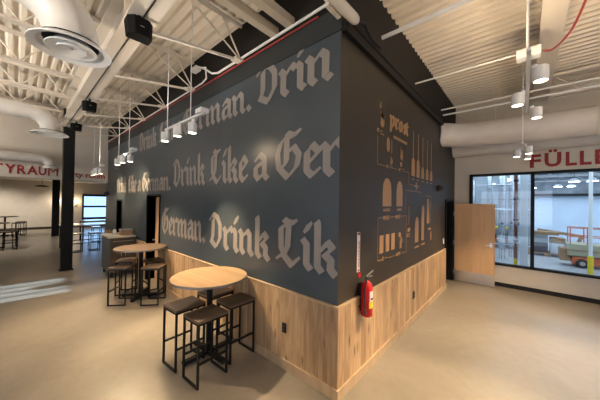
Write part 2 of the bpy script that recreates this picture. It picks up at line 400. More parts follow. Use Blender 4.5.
# rods / conduits off the prost wall
for y, z, r, x1, l in ((1.02, 4.40, .028, 8.5, 'thick white pipe coming out high on the mural wall nearest the corner'),
                       (2.45, 4.28, .014, 1.46, 'thin white conduit from the mural wall to the junction box'),
                       (4.55, 4.27, .02, 9.0, 'white pipe high beside the large duct, the lower of the pair'),
                       (4.35, 4.34, .016, 9.0, 'white pipe high beside the large duct, the upper of the pair')):
    if x1 < 2:
        mb = MB().tube([(.0, y, z), (1.41, y, z)], r, 8)
    else: mb = MB().tube([(-.0, y, z), (x1, y, z)], r, 10)
    tag(mb.build('ceiling_pipe', WHITE, smooth=True), l, 'pipe', 'white pipes off the mural wall')
tag(MB().tube([(1.515, 2.38, 4.27), (1.515, -8.9, 4.27)], .011, 8).build('ceiling_pipe', WHITE, smooth=True), 'thin white conduit rising out of the top of the frame from the junction box', 'pipe', 'white pipes off the mural wall')
# conduit and sprinkler pipe along the top of the text wall
tag(MB().tube([(-10.35, -.05, 4.27), (-3.0, -.05, 4.29), (-2.85, -.05, 4.33), (-2.8, -.09, 4.50), (-3.0, -.10, 4.56), (-3.2, -.1, 4.60)], .014, 8).build('wall_conduit', WHITE, smooth=True), 'white conduit along the far text wall, bending up to a small box', 'conduit')
tag(MB().tube([(-3.1, -.09, 4.62), (-2.9, -.06, 4.52), (-2.65, -.05, 4.36), (-2.45, -.05, 4.30), (-.1, -.05, 4.31), (-.02, -.10, 4.25)], .017, 8).build('wall_conduit', WHITE, smooth=True), 'white conduit along the top of the text wall, the run reaching the corner', 'conduit')
tag(MB().tube([(-10.35, -.03, 4.23), (-.3, -.03, 4.25)], .013, 8).build('sprinkler_pipe', RED, smooth=True), 'thin dark red pipe just beneath the white conduit on the text wall', 'pipe')
tag(MB().box(-3.32, -3.1, -.13, -.02, 4.57, 4.64).build('conduit_box', WHITE, bevel=.008), 'small white box on the upper text wall where the conduit bends', 'junction box')
# capsule light at the corner
t = thing('capsule_light', 'cream capsule-shaped fitting on a bracket at the top of the corner', 'light fitting', (.06, 0, 4.08))
MB().tube([(.06, .13, 0), (.06, .125, 0), (.06, .09, 0), (.06, .04, 0), (.0, -.75, .06)], .055, 16, True, [.008, .03, .05, .056, .056]).build('body', STEELC, t, smooth=True)
MB().box(-.07, -.02, -.30, -.06, -.02, .02).build('side_bar', STEELC, t, bevel=.006)
MB().box(-.04, .04, -.36, -.24, .0, .05).build('bracket', WHITE, t)
MB().tube([(0, -.02, .16), (0.02, -.2, .12), (-.06, -.3, .08)], .01, 6).build('cable', RED, t)
tag(MB().tube([(.09, .20, 4.13), (.09, .35, 4.19), (.09, .55, 4.12), (.09, .8, 4.13)], .022, 8).build('cable_loom', BLKM, smooth=True), 'black bundled cable looping along the ledge by the corner', 'cable')

# ================================================================== DUCTS
def branch(x, yend, zc, zd, r, rd, label, ybeg=-9.15, rf=1.9):
    t = thing('supply_duct', label, 'air duct', (x, 0, 0), group='round white supply ducts')
    R = r*rf; pts = [(0, ybeg, zc), (0, (ybeg+yend-R)/2, zc), (0, yend-R, zc)]
    for k in range(1, 9):
        a = PI/2*k/8; pts.append((0, yend-R+R*math.sin(a), zc-R+R*math.cos(a)))
    pts.append((0, yend, zd+.03))
    MB().tube(pts, r, 28, False).build('pipe', DUCT, t, smooth=True)
    for yy in (yend-R-.02, yend-R-1.2, yend-R-2.4):
        MB().tube([(0, yy, zc), (0, yy-.03, zc)], r*1.03, 28).build('collar', DUCT, t, smooth=True)
    d = MB().lathe([(r*.95, zd+.06), (r*1.02, zd+.03), (rd*.8, zd+.02), (rd, zd-.035), (rd*.99, zd-.045), (rd*.80, zd-.022), (rd*.74, zd+.03), (r*.93, zd+.055)], 40, cy=yend).build('diffuser', WHITE, t, smooth=True)
    MB().lathe([(.0005, zd+.045), (rd*.74, zd+.045), (rd*.74, zd+.035), (.0005, zd+.035)], 32, cy=yend).build('throat', BLKM, d)
    for a, b, dz in ((.62, .44, -.03), (.36, .10, -.035)):
        MB().lathe([(rd*a*.72, zd+.03), (rd*a, zd+dz), (rd*a*.97, zd+dz-.008), (rd*b*.9, zd+dz+.02), (rd*b*.6, zd+dz+.015), (rd*b*.5, zd+.03)], 36, cy=yend).build('cone', WHITE, d, smooth=True)
    MB().tube([(0, yend-R-.9, zc+r), (0, yend-R-.9, DZ-.01)], .006, 6).build('hanger', STEELC, t)
branch(-2.30, -1.93, 4.33, 3.80, .24, .36, 'large round white duct dropping to a ringed diffuser at the top left, nearest the camera')
branch(-7.72, -1.76, 4.27, 3.80, .19, .37, 'round white duct bending down to a diffuser beside the dark column')
branch(-9.95, -1.60, 3.36, 3.12, .13, .19, 'smallest and farthest white duct, low in front of the bulkhead lettering', -9.1, 1.6)
# big ducts by the windows
t = thing('main_duct', 'large round off-white main duct entering the mural wall above the windows', 'air duct', (0, 0, 0))
pts = [(-.1, 4.50, 3.80), (.06, 4.60, 3.79), (.25, 4.76, 3.78), (.45, 4.86, 3.775), (.9, 4.92, 3.77), (2.0, 4.95, 3.74), (5, 4.95, 3.72), (9.1, 4.95, 3.70)]
MB().tube(pts, .28, 32, True).build('pipe', DUCT, t, smooth=True)
for x in (1.25, 2.5, 3.7, 4.9): MB().tube([(x, 4.94, 3.78-.018*x), (x+.025, 4.94, 3.78-.018*x)], .286, 32).build('collar', DUCT, t, smooth=True)
for x in (1.0, 3.2, 5.4): MB().tube([(x, 4.94, 4.0), (x, 4.94, DZ-.01)], .008, 6).build('hanger', STEELC, t)
t = thing('branch_duct', 'lower off-white duct running along the window wall under the main duct', 'air duct', (0, 0, 0))
MB().tube([(.02, 5.78, 3.65), (9.1, 5.78, 3.65)], .24, 32).build('pipe', DUCT, t, smooth=True)
for x in (1.9, 4.1): MB().tube([(x, 5.78, 3.65), (x+.03, 5.78, 3.65)], .246, 32).build('collar', DUCT, t, smooth=True)

# ================================================================== SPEAKERS
def speaker(x, y, lab, s=1):
    t = thing('ceiling_speaker', lab, 'speaker', (x, y, 4.185), group='black speakers under the roof girder')
    a = MB(); w0, w1_, h = .15*s, .085*s, .24*s
    vs = [(-.13*s, -w0, -.02), (-.13*s, w0, -.02), (-.04, w1_, -.02), (.13*s, w1_, -.02), (.13*s, -w1_, -.02)]
    n_ = 5
    ring = [(-.12*s, -w0), (-.12*s, w0), (.04*s, w0), (.12*s, w1_), (.12*s, -w1_), (.04*s, -w0)]
    vs = [(p[0], p[1], -.06) for p in ring]+[(p[0]*.9+.03*s, p[1]*.9, -.06-h) for p in ring]
    a.poly(vs, [tuple(range(6)), tuple(range(11, 5, -1))]+[(i, (i+1) % 6, 6+(i+1) % 6, 6+i) for i in range(6)])
    a.build('cabinet', SPK, t, bevel=.015)
    MB().box(-.02, .02, -.02, .02, -.07, 0).box(-.1*s, .1*s, -.03, .03, -.075, -.06).build('yoke', BLKP, t)
    MB().box(.125*s, .13*s, -.02, .02, -.2*s, -.19*s).build('badge', GREYM, t)
    return t
for x, y, l, s in ((-1.78, -1.42, 'largest black speaker under the girder, above the diffuser nearest the camera', .86), (-5.30, -1.33, 'middle black speaker under the girder', .8), (-7.55, -1.27, 'farthest black speaker under the girder, at the column head', .8)): speaker(x, y, l, s)

# ================================================================== TRACK LIGHTS
HS = 1.12
def track_head(parent, x, y, z, aim=(0, 0, -1), s=1):
    h = bpy.data.objects.new('lamp_head', None)
    hm = MB(); s *= HS; q = Vector(aim).to_track_quat('-Z', 'Y').to_matrix().to_4x4()
    T = Matrix.Translation((x, y, z)) @ q
    r = .052*s; L = .13*s
    hm.lathe([(r*.8, L/2), (r, L/2-.01), (r, -L/2), (r*.9, -L/2), (r*.88, -L/2+.012), (r*.5, -L/2+.013)], 24, T)
    o = hm.build('lamp_head', WHITE, parent, smooth=True)
    MB().lathe([(r*.86, -L/2+.006), (r*.86, -L/2+.004)], 20, T).build('lens', GLOW, o)
    return o
def track(label, loc, axis, L, heads, rods, canopy, ztop=DZ, hz=-.12, group='white hanging track lights'):
    """heads: (pos along, side offset)"""
    t = thing('track_light', label, 'track light', loc, group=group)
    P = (lambda a, s, z: (a, s, z)) if axis == 'x' else (lambda a, s, z: (s, a, z))
    MB().bar(P(0, 0, 0), P(L, 0, 0), .034, .03).build('track_bar', WHITE, t)
    for a, s in heads:
        MB().cyl(*P(a+.03, s*.5, 0)[:2], -.16, -.0, .024, n=14).build('adapter', WHITE, t, smooth=True)
        track_head(t, *P(a-.03, s, hz))
    for a in rods: MB().tube([P(a, 0, .0), P(a, 0, ztop-.012-loc[2])], .007, 6).build('suspension_rod', WHITE, t)
    if canopy is not None:
        c0 = P(canopy-.08, -.055, .0); c1 = P(canopy+.08, .055, .0)
        MB().box(min(c0[0], c1[0]), max(c0[0], c1[0]), min(c0[1], c1[1]), max(c0[1], c1[1]), .0, .06).build('power_feed', WHITE, t, bevel=.005)
    return t
track('white three-head track light hanging before the text wall, nearest of the row', (-2.86, -.72, 3.24), 'x', 1.25, [(.06, -.02), (.55, -.03), (.90, .03)], [.06, .87], 1.2)
track('white three-head track light hanging before the text wall, second in the row', (-5.73, -.72, 3.11), 'x', 1.2, [(.06, -.02), (.55, -.03), (.88, .03)], [.06, .87], 1.16)
track('white track light hanging before the text wall, farthest and smallest in view', (-8.6, -.72, 3.03), 'x', 1.2, [(.06, -.02), (.55, -.03), (.90, .03)], [.06, .87], 1.16)
track('white track light with three lit heads hanging under the junction box on the right', (1.52, .70, 3.50), 'y', 2.0, [(.36, .09), (1.02, -.09), (1.74, .10)], [.55, 1.5], None, group='white tracks on the window side')
track('small white track light cluster hanging before the large main duct', (1.47, 4.0, 3.28), 'y', 1.05, [(.15, .09), (.45, -.09), (.9, .08)], [.05, .5], None, group='white tracks on the window side')
tag(MB().box(1.40, 1.66, 2.37, 2.53, 4.18, 4.30).build('junction_box', WHITE, bevel=.008), 'white junction box where the thin conduit meets the drop line, above the right track', 'junction box')
def spot(loc, tgt, p, ang=70, col=WARM, r=.035, blend=.5): lamp('spot_lamp', 'SPOT', loc, p, col, r, tgt, ang, blend)
# each lamp sits just under its head
spot((-2.40, -.68, 3.0), (-1.85, -.55, 0), 430, 72, blend=.6)
spot((-2.85, -.74, 3.0), (-4.0, -1.1, 0), 260, 72, blend=.7)
spot((-1.98, -.70, 3.02), (-1.0, 0, 1.9), 14, 120, blend=1)
spot((-5.70, -.76, 2.87), (-5.0, -.7, 0), 260, 75)
spot((-5.20, -.76, 2.89), (-6.8, .0, 2.45), 420, 55, blend=1)
spot((-4.85, -.70, 2.87), (-3.6, -.9, 0), 300, 80)
spot((-8.56, -.76, 2.80), (-8.6, .0, 2.4), 110, 75)
spot((-8.0, -.76, 2.80), (-6.9, -1.2, 0), 60, 80)
spot((1.61, 1.06, 3.26), (1.3, -.5, 0), 500, 80)
spot((1.43, 1.72, 3.26), (.9, 1.6, 0), 230, 85)
spot((1.62, 2.44, 3.26), (2.0, 1.4, 0), 330, 85)
spot((1.56, 4.07, 3.06), (1.2, 4.2, 0), 260, 85)
spot((1.38, 4.37, 3.06), (.8, 3.4, 0), 200, 85)
spot((1.55, 4.92, 3.06), (1.8, 4.2, 0), 90, 85)
# added down spots with no lamp seen there, brightening the rest of the room
for (x, y, tx, ty, pw_) in ((4.2, .2, 4.0, .4, 240), (-1.4, -4.4, -1.4, -4.6, 60), (-5.4, -4.6, -5.4, -4.6, 40), (-14.0, -3.6, -14.2, -3.4, 260), (-20.6, -3.4, -22.5, -3, 420), (-21.6, -.4, -23, -.4, 120), (-17, -1.9, -17, -1.9, 150)):
    spot((x, y, 3.05), (tx, ty, 0), pw_, 110, NEUT, .05, .8)

for i, (x, y, l) in enumerate(((4.2, .2, 'added unseen track light out over the window side seating, carrying an uplight'), (-1.4, -4.4, 'added unseen track light over the floor behind the camera, carrying an uplight'), (-5.4, -4.6, 'added unseen track light over the floor by the tall windows, carrying an uplight'))):
    track(l, (x-.6, y, 3.24), 'x', 1.25, [(.06, -.02), (.55, -.03), (.90, .03)], [.06, .87], 1.2)
    spot((x, y, 3.40), (x-.3, y+.6, 4.8), (330, 380, 330)[i], 165, ((1, .76, .50), (1, .90, .78), (1, .91, .80))[i], .08, .9)  # uplight added to brighten the deck; the track body only dresses it
for x, p_ in ((-2.2, 40), (-5.1, 40), (-7.5, 35)): spot((x, -.72, 3.30 if x > -4 else 3.1), (x, -.9, 4.8), p_, 165, NEUT, .05, .9)  # added bodiless uplights above the tracks, brightening the deck strip
spot((-9.4, -5.0, 3.3), (-9.6, -3, 4.8), 200, 165, NEUT, .08, .9)  # added uplight out of view, aimed at the deck before the bulkhead
spot((1.45, 1.75, 3.60), (1.2, 1.9, 4.8), 45, 165, (1, .76, .50), .05, .9)  # added bodiless uplight, lifting the dark deck band beside the girder
spot((.9, -3.2, 3.5), (.9, -2.2, 4.8), 110, 165, (1, .80, .58), .08, .9)  # added uplight behind the camera to brighten the deck
# red cable from the girder to the junction box
def smooth_path(P, n=5):
    P = [Vector(p) for p in P]; Q = [P[0]]+P+[P[-1]]; out = []
    for i in range(1, len(Q)-2):
        for k in range(n):
            t_ = k/n; a, b, c, d = Q[i-1:i+3]
            out.append(.5*((2*b)+(c-a)*t_+(2*a-5*b+4*c-d)*t_**2+(3*b-a-3*c+d)*t_**3))
    return out+[P[-1]]
tag(MB().tube(smooth_path([(1.67, 2.45, 4.24), (1.76, 2.42, 4.20), (1.86, 2.2, 4.19), (1.93, 2.0, 4.24), (1.99, 1.7, 4.36), (2.02, 1.5, 4.52), (2.02, 1.3, 4.66), (2.0, 1.05, 4.84)]), .012, 6).build('red_cable', RED, smooth=True), 'thin red cable drooping past the wide girder to the white junction box', 'cable')

# ================================================================== LETTERING
STROKES = {
 'i': (.40, [[(-.12, .92), (0, .80), (0, .18), (.14, .05)], [(-.02, 1.22), (.10, 1.42)]]),
 'n': (.92, [[(-.12, .92), (0, .80), (0, .18), (.14, .05)], [(.1, .72), (.34, .94)], [(.34, .94), (.50, .80), (.50, .18), (.64, .05)]]),
 'm': (1.40, [[(-.12, .92), (0, .80), (0, .18), (.14, .05)], [(.1, .72), (.34, .94)], [(.34, .94), (.48, .80), (.48, .18), (.62, .05)], [(.58, .72), (.82, .94)], [(.82, .94), (.97, .80), (.97, .18), (1.10, .05)]]),
 'r': (.68, [[(-.12, .92), (0, .80), (0, .18), (.15, .04)], [(.06, .70), (.34, .98)], [(.34, .98), (.47, .84)]]),
 'e': (.68, [[(.22, .96), (0, .78), (0, .20), (.18, .03), (.40, .18)], [(.20, .98), (.42, .74)], [(.42, .74), (.06, .42)]]),
 'a': (.86, [[(.02, .78), (.20, .95), (.46, .80), (.46, .18), (.60, .05)], [(.40, .66), (.02, .50)], [(0, .50), (0, .20), (.14, .05), (.40, .22)]]),
 'k': (.84, [[(-.02, 1.50), (0, 1.35), (0, .18), (.14, .05)], [(.06, .62), (.34, .92)], [(.34, .94), (.50, .78), (.26, .56), (.46, .42), (.44, .16), (.60, .02)]]),
 'L': (1.20, [[(.30, 1.50), (.52, 1.38), (.74, 1.46)], [(.52, 1.44), (.14, 1.20)], [(.14, 1.22), (.16, .56), (.30, .34)], [(.48, 1.40), (.44, .60), (.30, .36)], [(.02, .20), (.24, .34), (.62, .02), (.86, .26)]]),
 'D': (1.12, [[(-.10, 1.26), (.14, 1.48), (.50, 1.36), (.72, 1.02), (.72, .46), (.42, .04)], [(.16, 1.22), (.16, .48), (.06, .26)], [(.02, .26), (.42, .03)]]),
 'G': (1.22, [[(.44, 1.46), (.14, 1.20), (.02, .84), (.08, .38), (.46, .02), (.84, .36), (.92, .74), (.72, 1.02), (.50, .90)], [(.42, 1.44), (.42, .56), (.30, .42)], [(.44, 1.50), (.66, 1.40), (.90, 1.50)]]),
 'o': (.80, [[(.22, .97), (0, .80), (0, .20), (.20, .02), (.46, .20), (.46, .80), (.24, .96)]]),
 's': (.66, [[(.42, .84), (.22, .97), (.02, .74), (.42, .36), (.22, .04), (.0, .20)]]),
 't': (.50, [[(0, 1.22), (0, .20), (.18, .05)], [(-.16, .88), (.24, .88)]]),
 'p': (.84, [[(-.12, .92), (0, .80), (0, -.42)], [(.06, .72), (.26, .96)], [(.26, .96), (.48, .80), (.48, .24), (.26, .03), (.02, .20)]]),
 '.': (.34, [[(-.03, .20), (.10, .05)]]),
}
def hull(pts):
    pts = sorted(set((round(a, 5), round(b, 5)) for a, b in pts))
    def half(ps):
        o = []
        for p in ps:
            while len(o) > 1 and (o[-1][0]-o[-2][0])*(p[1]-o[-2][1])-(o[-1][1]-o[-2][1])*(p[0]-o[-2][0]) <= 0: o.pop()
            o.append(p)
        return o[:-1]
    return half(pts)+half(pts[::-1])
def blackletter(mb, word, u0, u1, base, xh, fn, nib=.235, th=.004, clip=None):
    tot = sum(STROKES[c][0] for c in word)-.12; sx = (u1-u0)/tot; u = 0
    na = math.radians(38); nx, ny = nib/2*math.cos(na), nib/2*math.sin(na); tx, ty = -.045*math.sin(na), .045*math.cos(na)
    nibp = [(nx+tx, ny+ty), (nx-tx, ny-ty), (-nx-tx, -ny-ty), (-nx+tx, -ny+ty)]
    for c in word:
        adv, st = STROKES[c]
        for path in st:
            for (a, b) in zip(path, path[1:]):
                H = hull([(p[0]+q[0]+.12, p[1]+q[1]) for p in (a, b) for q in nibp])
                H = [(u0+(u+h[0])*sx, base+h[1]*xh) for h in H]
                if clip is not None: H = [(min(h[0], clip), h[1]) for h in H]
                k = len(H); mb.k = getattr(mb, 'k', 0)+1; tk = th+(mb.k % 12)*.00035
                mb.poly([fn(x, z, 0) for x, z in H]+[fn(x, z, tk) for x, z in H], [tuple(range(k)), tuple(range(2*k-1, k-1, -1))]+[(i, (i+1) % k, k+(i+1) % k, k+i) for i in range(k)])
        u += adv
    return mb
fA = lambda u, z, t: (u, -.0005-t, z)
fB = lambda u, z, t: (.0005+t, u, z)
def phrase(label, words, base, xh=.40):
    t = thing('wall_lettering', label, 'wall lettering', (0, 0, 0), group='blackletter slogans on the text wall')
    for wd, a, b in words: blackletter(MB(), wd, a, b, base, xh, fA, clip=-.004).build('word', LETT, t)
phrase('blackletter slogan Drink Like a German. in the top line, partly behind the track lights', [('Drink', -6.72, -5.42), ('Like', -5.22, -4.35), ('a', -4.2, -3.95), ('German.', -3.92, -1.60)], 3.47, .34)
phrase('largest-looking blackletter letters Drin at the top line next to the corner', [('Drin', -1.42, -.12)], 3.49, .37)
phrase('bright far blackletter slogan ending German. in the middle line above the ajar door', [('Drink', -9.05, -7.95), ('Like', -7.75, -6.95), ('a', -6.80, -6.55), ('German.', -6.45, -4.50)], 2.33, .32)
phrase('blackletter slogan Drink Like a Ger cut off at the corner in the middle line', [('Drink', -4.32, -2.94), ('Like', -2.76, -1.64), ('a', -1.48, -1.17), ('Ger', -1.03, .02)], 2.41, .38)
phrase('faint blackletter word German. in the bottom line beside the ajar door', [('German.', -4.94, -2.90)], 1.33, .38)
phrase('blackletter words Drink Lik in the bottom line ending at the corner', [('Drink', -2.71, -1.12), ('Lik', -.99, -.03)], 1.30, .38)

def text_mesh(name, body, m, parent, Mx, size, sx=1, bold=.012, ext=.004, align='LEFT'):
    cu = bpy.data.curves.new(name, 'FONT'); cu.body = body; cu.size = size; cu.extrude = ext; cu.offset = bold*size; cu.align_x = align; cu.resolution_u = 3
    o = bpy.data.objects.new(name, cu); C.objects.link(o)
    me = bpy.data.meshes.new_from_object(o.evaluated_get(bpy.context.evaluated_depsgraph_get()))
    bpy.data.objects.remove(o); bpy.data.curves.remove(cu)
    me.transform(Mx @ Matrix.Diagonal((sx, 1, 1, 1))); me.materials.clear(); me.materials.append(m)
    r = bpy.data.objects.new(name, me); C.objects.link(r)
    if parent: r.parent = parent
    return r
def fit_text(name, body, m, parent, face, u0, u1, z0, z1, bold=.03):
    # lettering stretched to its measured width and height on the wall; face maps (u, z, out) to the place
    r = text_mesh(name, body, m, parent, Matrix.Identity(4), 1, 1, bold, .5)
    xs = [v.co.x for v in r.data.vertices]; ys = [v.co.y for v in r.data.vertices]
    for v in r.data.vertices:
        v.co = Vector(face(u0+(v.co.x-min(xs))/(max(xs)-min(xs))*(u1-u0), z0+(v.co.y-min(ys))/(max(ys)-min(ys))*(z1-z0), .005+v.co.z*.008))
    return r
RX = Matrix.Rotation(PI/2, 4, 'X')
FACEA = lambda x, y, z: Matrix.Translation((x, y, z)) @ RX                                  # faces -Y
FACEX = lambda x, y, z: Matrix.Translation((x, y, z)) @ Matrix.Rotation(PI/2, 4, 'Z') @ RX   # faces +X
t = thing('wall_sign_letters', 'large dark red capital letters on the white wall above the windows', 'sign lettering', (0, 0, 0))
WF = lambda u, z, t: (u, YW-.001-t, z)
BF = lambda u, z, t: (-10.419+t, u, z)
for ch, a, b, c in (('F', 1.60, 1.80, 3.35), ('Ü', 1.86, 2.14, 3.44), ('L', 2.21, 2.385, 3.35), ('L', 2.43, 2.605, 3.35), ('E', 2.655, 2.84, 3.35)):
    fit_text('letter', ch, REDL, t, WF, a, b, 3.03, c)
t = thing('wall_sign_letters', 'dark red capitals TYRAUM on the bulkhead left of the dark column', 'sign lettering', (0, 0, 0))
for ch, a, b in (('P', -3.60, -3.40), ('A', -3.38, -3.12), ('R', -3.08, -2.86), ('T', -2.83, -2.60), ('Y', -2.57, -2.33), ('R', -2.31, -2.11), ('A', -2.10, -1.86), ('U', -1.84, -1.66), ('M', -1.62, -1.38)):
    fit_text('letter', ch, REDL, t, BF, a, b, 2.86, 3.15, .0 if ch == 'M' else .03)
t = thing('wall_sign_letters', 'small dark red lowercase words party room right of the dark column', 'sign lettering', (0, 0, 0))
fit_text('word', 'party', REDL, t, BF, -1.27, -.73, 2.82, 3.03, .02)
fit_text('word', 'room', REDL, t, BF, -.65, -.09, 2.87, 3.00, .02)

# ================================================================== MURAL
mu = thing('wall_mural', 'tan mural of the word prost, bottles and hop drops on the dark side wall', 'mural', (0, 0, 0))
def shape(name, polys, m=MURAL):
    mb = MB()
    if name == 'caption':      # short lines of small print
        q = []
        for pl in polys:
            a, b, c, d = pl[0][0], pl[1][0], pl[0][1], pl[2][1]
            if d-c < .03: q.append(rect(a, a+(b-a)*.8, c, c+.009)); continue
            q.append(rect(a, a+min(.05, (b-a)*.4), c+(d-c)*.15, d-(d-c)*.15))
            for k in range(3): q.append(rect(a+min(.065, (b-a)*.5), b-(.02 if k == 1 else 0), c+(d-c)*(.15+.3*k), c+(d-c)*(.15+.3*k)+.010))
        polys = q
    for pl in polys:
        k = len(pl)
        mb.poly([fB(u, z, 0) for u, z in pl]+[fB(u, z, .003) for u, z in pl], [tuple(range(k)), tuple(range(2*k-1, k-1, -1))]+[(i, (i+1) % k, k+(i+1) % k, k+i) for i in range(k)])
    return mb.build(name, m, mu)
rect = lambda a, b, c, d: [(a, c), (b, c), (b, d), (a, d)]
def ell(cu, cz, ru, rz, n=18): return [(cu+ru*math.cos(2*PI*k/n), cz+rz*math.sin(2*PI*k/n)) for k in range(n)]
def drop(cu, cz, ru, rz): return [(cu, cz+rz*1.5)]+[(cu+ru*math.cos(a), cz+rz*math.sin(a)) for a in [PI*.82-k*(PI*1.64)/12-.0 for k in range(13)]][::-1][::-1]
def bottle(cu, z0, z1, hw, neck=.45, nh=.3):
    h = z1-z0; nz = z1-h*nh
    return [(cu-hw, z0), (cu+hw, z0), (cu+hw, nz-h*.08), (cu+hw*neck, nz+h*.06), (cu+hw*neck, z1), (cu-hw*neck, z1), (cu-hw*neck, nz+h*.06), (cu-hw, nz-h*.08)]
def arch(cu, z0, z1, hw): return [(cu-hw, z0), (cu+hw, z0), (cu+hw, z1-hw*1.3), (cu+hw*.85, z1-hw*.5), (cu+hw*.45, z1-hw*.08), (cu, z1), (cu-hw*.45, z1-hw*.08), (cu-hw*.85, z1-hw*.5), (cu-hw, z1-hw*1.3)]
def lines(name, pts, wd=.0038):
    pl = []
    for (a, b), (c, d) in zip(pts, pts[1:]):
        if abs(a-c) < abs(b-d): pl.append(rect(a-wd, a+wd, min(b, d)-wd, max(b, d)+wd))
        else: pl.append(rect(min(a, c)-wd, max(a, c)+wd, b-wd, b+wd))
    return shape(name, pl)
blackletter(MB(), 'prost', 1.36, 2.13, 3.26, .17, fB, nib=.34).build('word', MURAL, mu)
shape('tagline', [rect(1.50+i*.075, 1.50+i*.075+.055, 3.10, 3.145) for i in range(8)])
shape('drop_icon', [drop(1.08, 3.27, .075, .10), drop(1.01, 3.47, .04, .055)])
shape('caption', [rect(.92, .99, 3.07, 3.14), rect(1.02, 1.11, 3.11, 3.125), rect(1.02, 1.18, 3.07, 3.085)])
lines('connector', [(.94, 3.02), (.94, 2.64), (1.25, 2.64)]); lines('connector', [(1.36, 2.64), (1.75, 2.64)]); lines('connector', [(1.9, 2.64), (2.2, 2.64), (2.25, 2.44), (2.5, 2.44)])
shape('leaf_icon', [ell(1.30, 2.97, .055, .11), rect(1.42, 1.44, 2.86, 3.06), drop(1.42, 2.74, .05, .05)])
shape('leaf_icon', [drop(1.82, 2.90, .045, .09), ell(1.82, 2.74, .045, .04), rect(1.88, 1.9, 2.8, 2.98)])
shape('caption', [rect(1.26, 1.32, 2.61, 2.68), rect(1.36, 1.5, 2.66, 2.672)]); shape('caption', [rect(1.74, 1.80, 2.61, 2.68), rect(1.84, 2.0, 2.66, 2.672)])
for i, (u, zt, zm) in enumerate(((2.42, 3.41, 2.93), (2.70, 3.42, 2.93), (2.99, 3.42, 2.83), (3.30, 3.42, 2.83), (3.60, 3.42, 2.82))):
    shape('tall_bottle', [arch(u, 2.60, zm, .085), rect(u-.012, u+.012, zm, zt)])
    shape('caption', [rect(u-.06, u+.06, 2.53, 2.56)])
shape('can_icon', [arch(1.28, 2.06, 2.47, .155)]); shape('can_icon', [arch(1.77, 2.06, 2.46, .13)])
shape('caption', [rect(1.15, 1.40, 1.98, 2.03)]); shape('caption', [rect(1.68, 1.87, 1.98, 2.03)])
shape('caption', [rect(1.15, 1.38, 1.86, 1.93)]); shape('caption', [rect(1.62, 1.82, 1.86, 1.93)])
lines('connector', [(1.12, 1.90), (.98, 1.90), (.98, 1.31), (1.12, 1.31)]); lines('connector', [(1.42, 1.90), (1.58, 1.90)]); lines('connector', [(1.86, 1.90), (2.1, 1.90), (2.1, 1.29), (1.9, 1.29)])
lines('connector', [(2.06, 1.95), (2.06, 2.33), (2.9, 2.33), (2.9, 2.30)]); lines('connector', [(1.35, 1.30), (1.6, 1.30)])
for u in (1.10, 1.31, 1.52): shape('glass_icon', [rect(u-.065, u+.065, 1.40, 1.65)])
shape('hop_icon', [ell(1.80, 1.60, .05, .04), drop(1.85, 1.50, .07, .06), rect(1.80, 1.88, 1.38, 1.46)])
shape('caption', [rect(1.13, 1.19, 1.28, 1.35), rect(1.22, 1.33, 1.31, 1.325)]); shape('caption', [rect(1.65, 1.84, 1.27, 1.33)])
shape('tap_icon', [rect(2.21, 2.235, 1.78, 2.05), drop(2.22, 1.68, .085, .07)]); shape('caption', [rect(2.14, 2.30, 1.52, 1.60)])
shape('slim_bottle', [arch(2.66, 1.39, 1.86, .10)]); shape('slim_bottle', [arch(3.03, 1.39, 2.08, .085)]); shape('slim_bottle', [arch(3.38, 1.70, 2.22, .07), rect(3.52, 3.55, 1.70, 2.15)])
shape('caption', [rect(2.55, 2.80, 1.28, 1.32)]); shape('caption', [rect(2.92, 3.18, 1.29, 1.33)]); shape('glass_icon', [rect(3.40, 3.62, 1.56, 1.60), rect(3.58, 3.66, 1.34, 1.52)])
shape('cross_icon', [rect(2.58, 2.64, 2.36, 2.50), rect(2.50, 2.72, 2.41, 2.45)])
lines('connector', [(3.2, 2.27), (3.62, 2.27), (3.62, 2.0)])

# ================================================================== WALL FITTINGS
def outlet(name, label, loc, axis, wd, h, m, slot):
    t = thing(name, label, 'outlet', loc)
    T = Matrix.Identity(4) if axis == 'A' else Matrix.Rotation(PI/2, 4, 'Z')
    MB().box(-wd/2, wd/2, -.014, 0, -h/2, h/2, T).build('cover_plate', m, t, bevel=.003)
    for z in (-h*.2, h*.2): MB().box(-wd*.25, wd*.25, -.018, -.012, z-h*.12, z+h*.12, T).build('socket', slot, t)
outlet('wall_outlet', 'black power outlet low on the wood boards under the text wall', (-.765, -.03, .51), 'A', .065, .12, BLKM, BLKP)
outlet('wall_outlet', 'black power outlet low on the wood boards of the mural wall', (.03, 2.42, .48), 'B', .08, .13, BLKP, BLKM)
outlet('light_switch', 'small white switch plate at the end of the mural wall by the door', (.003, 4.76, 1.19), 'B', .08, .13, WHITE, GREYM)
def dome(label, loc, axis):
    t = thing('wall_camera', label, 'camera', loc)
    T = Matrix.Rotation(PI/2, 4, 'Y' if axis == 'B' else 'X') if axis == 'B' else Matrix.Rotation(PI/2, 4, 'X')
    MB().lathe([(.075, 0), (.08, .02), (.075, .06), (.06, .08)], 24, T).build('housing', BLKP, t, smooth=True)
    MB().lathe([(.055, .075), (.05, .105), (.03, .125), (.008, .13)], 24, T).build('lens_dome', BLKP, t, smooth=True)
    return t
dome('round black camera on the mural wall under the duct end', (.004, 4.15, 2.47), 'B')
dome('round black camera at the far end of the text wall', (-10.28, -.004, 2.32), 'A')
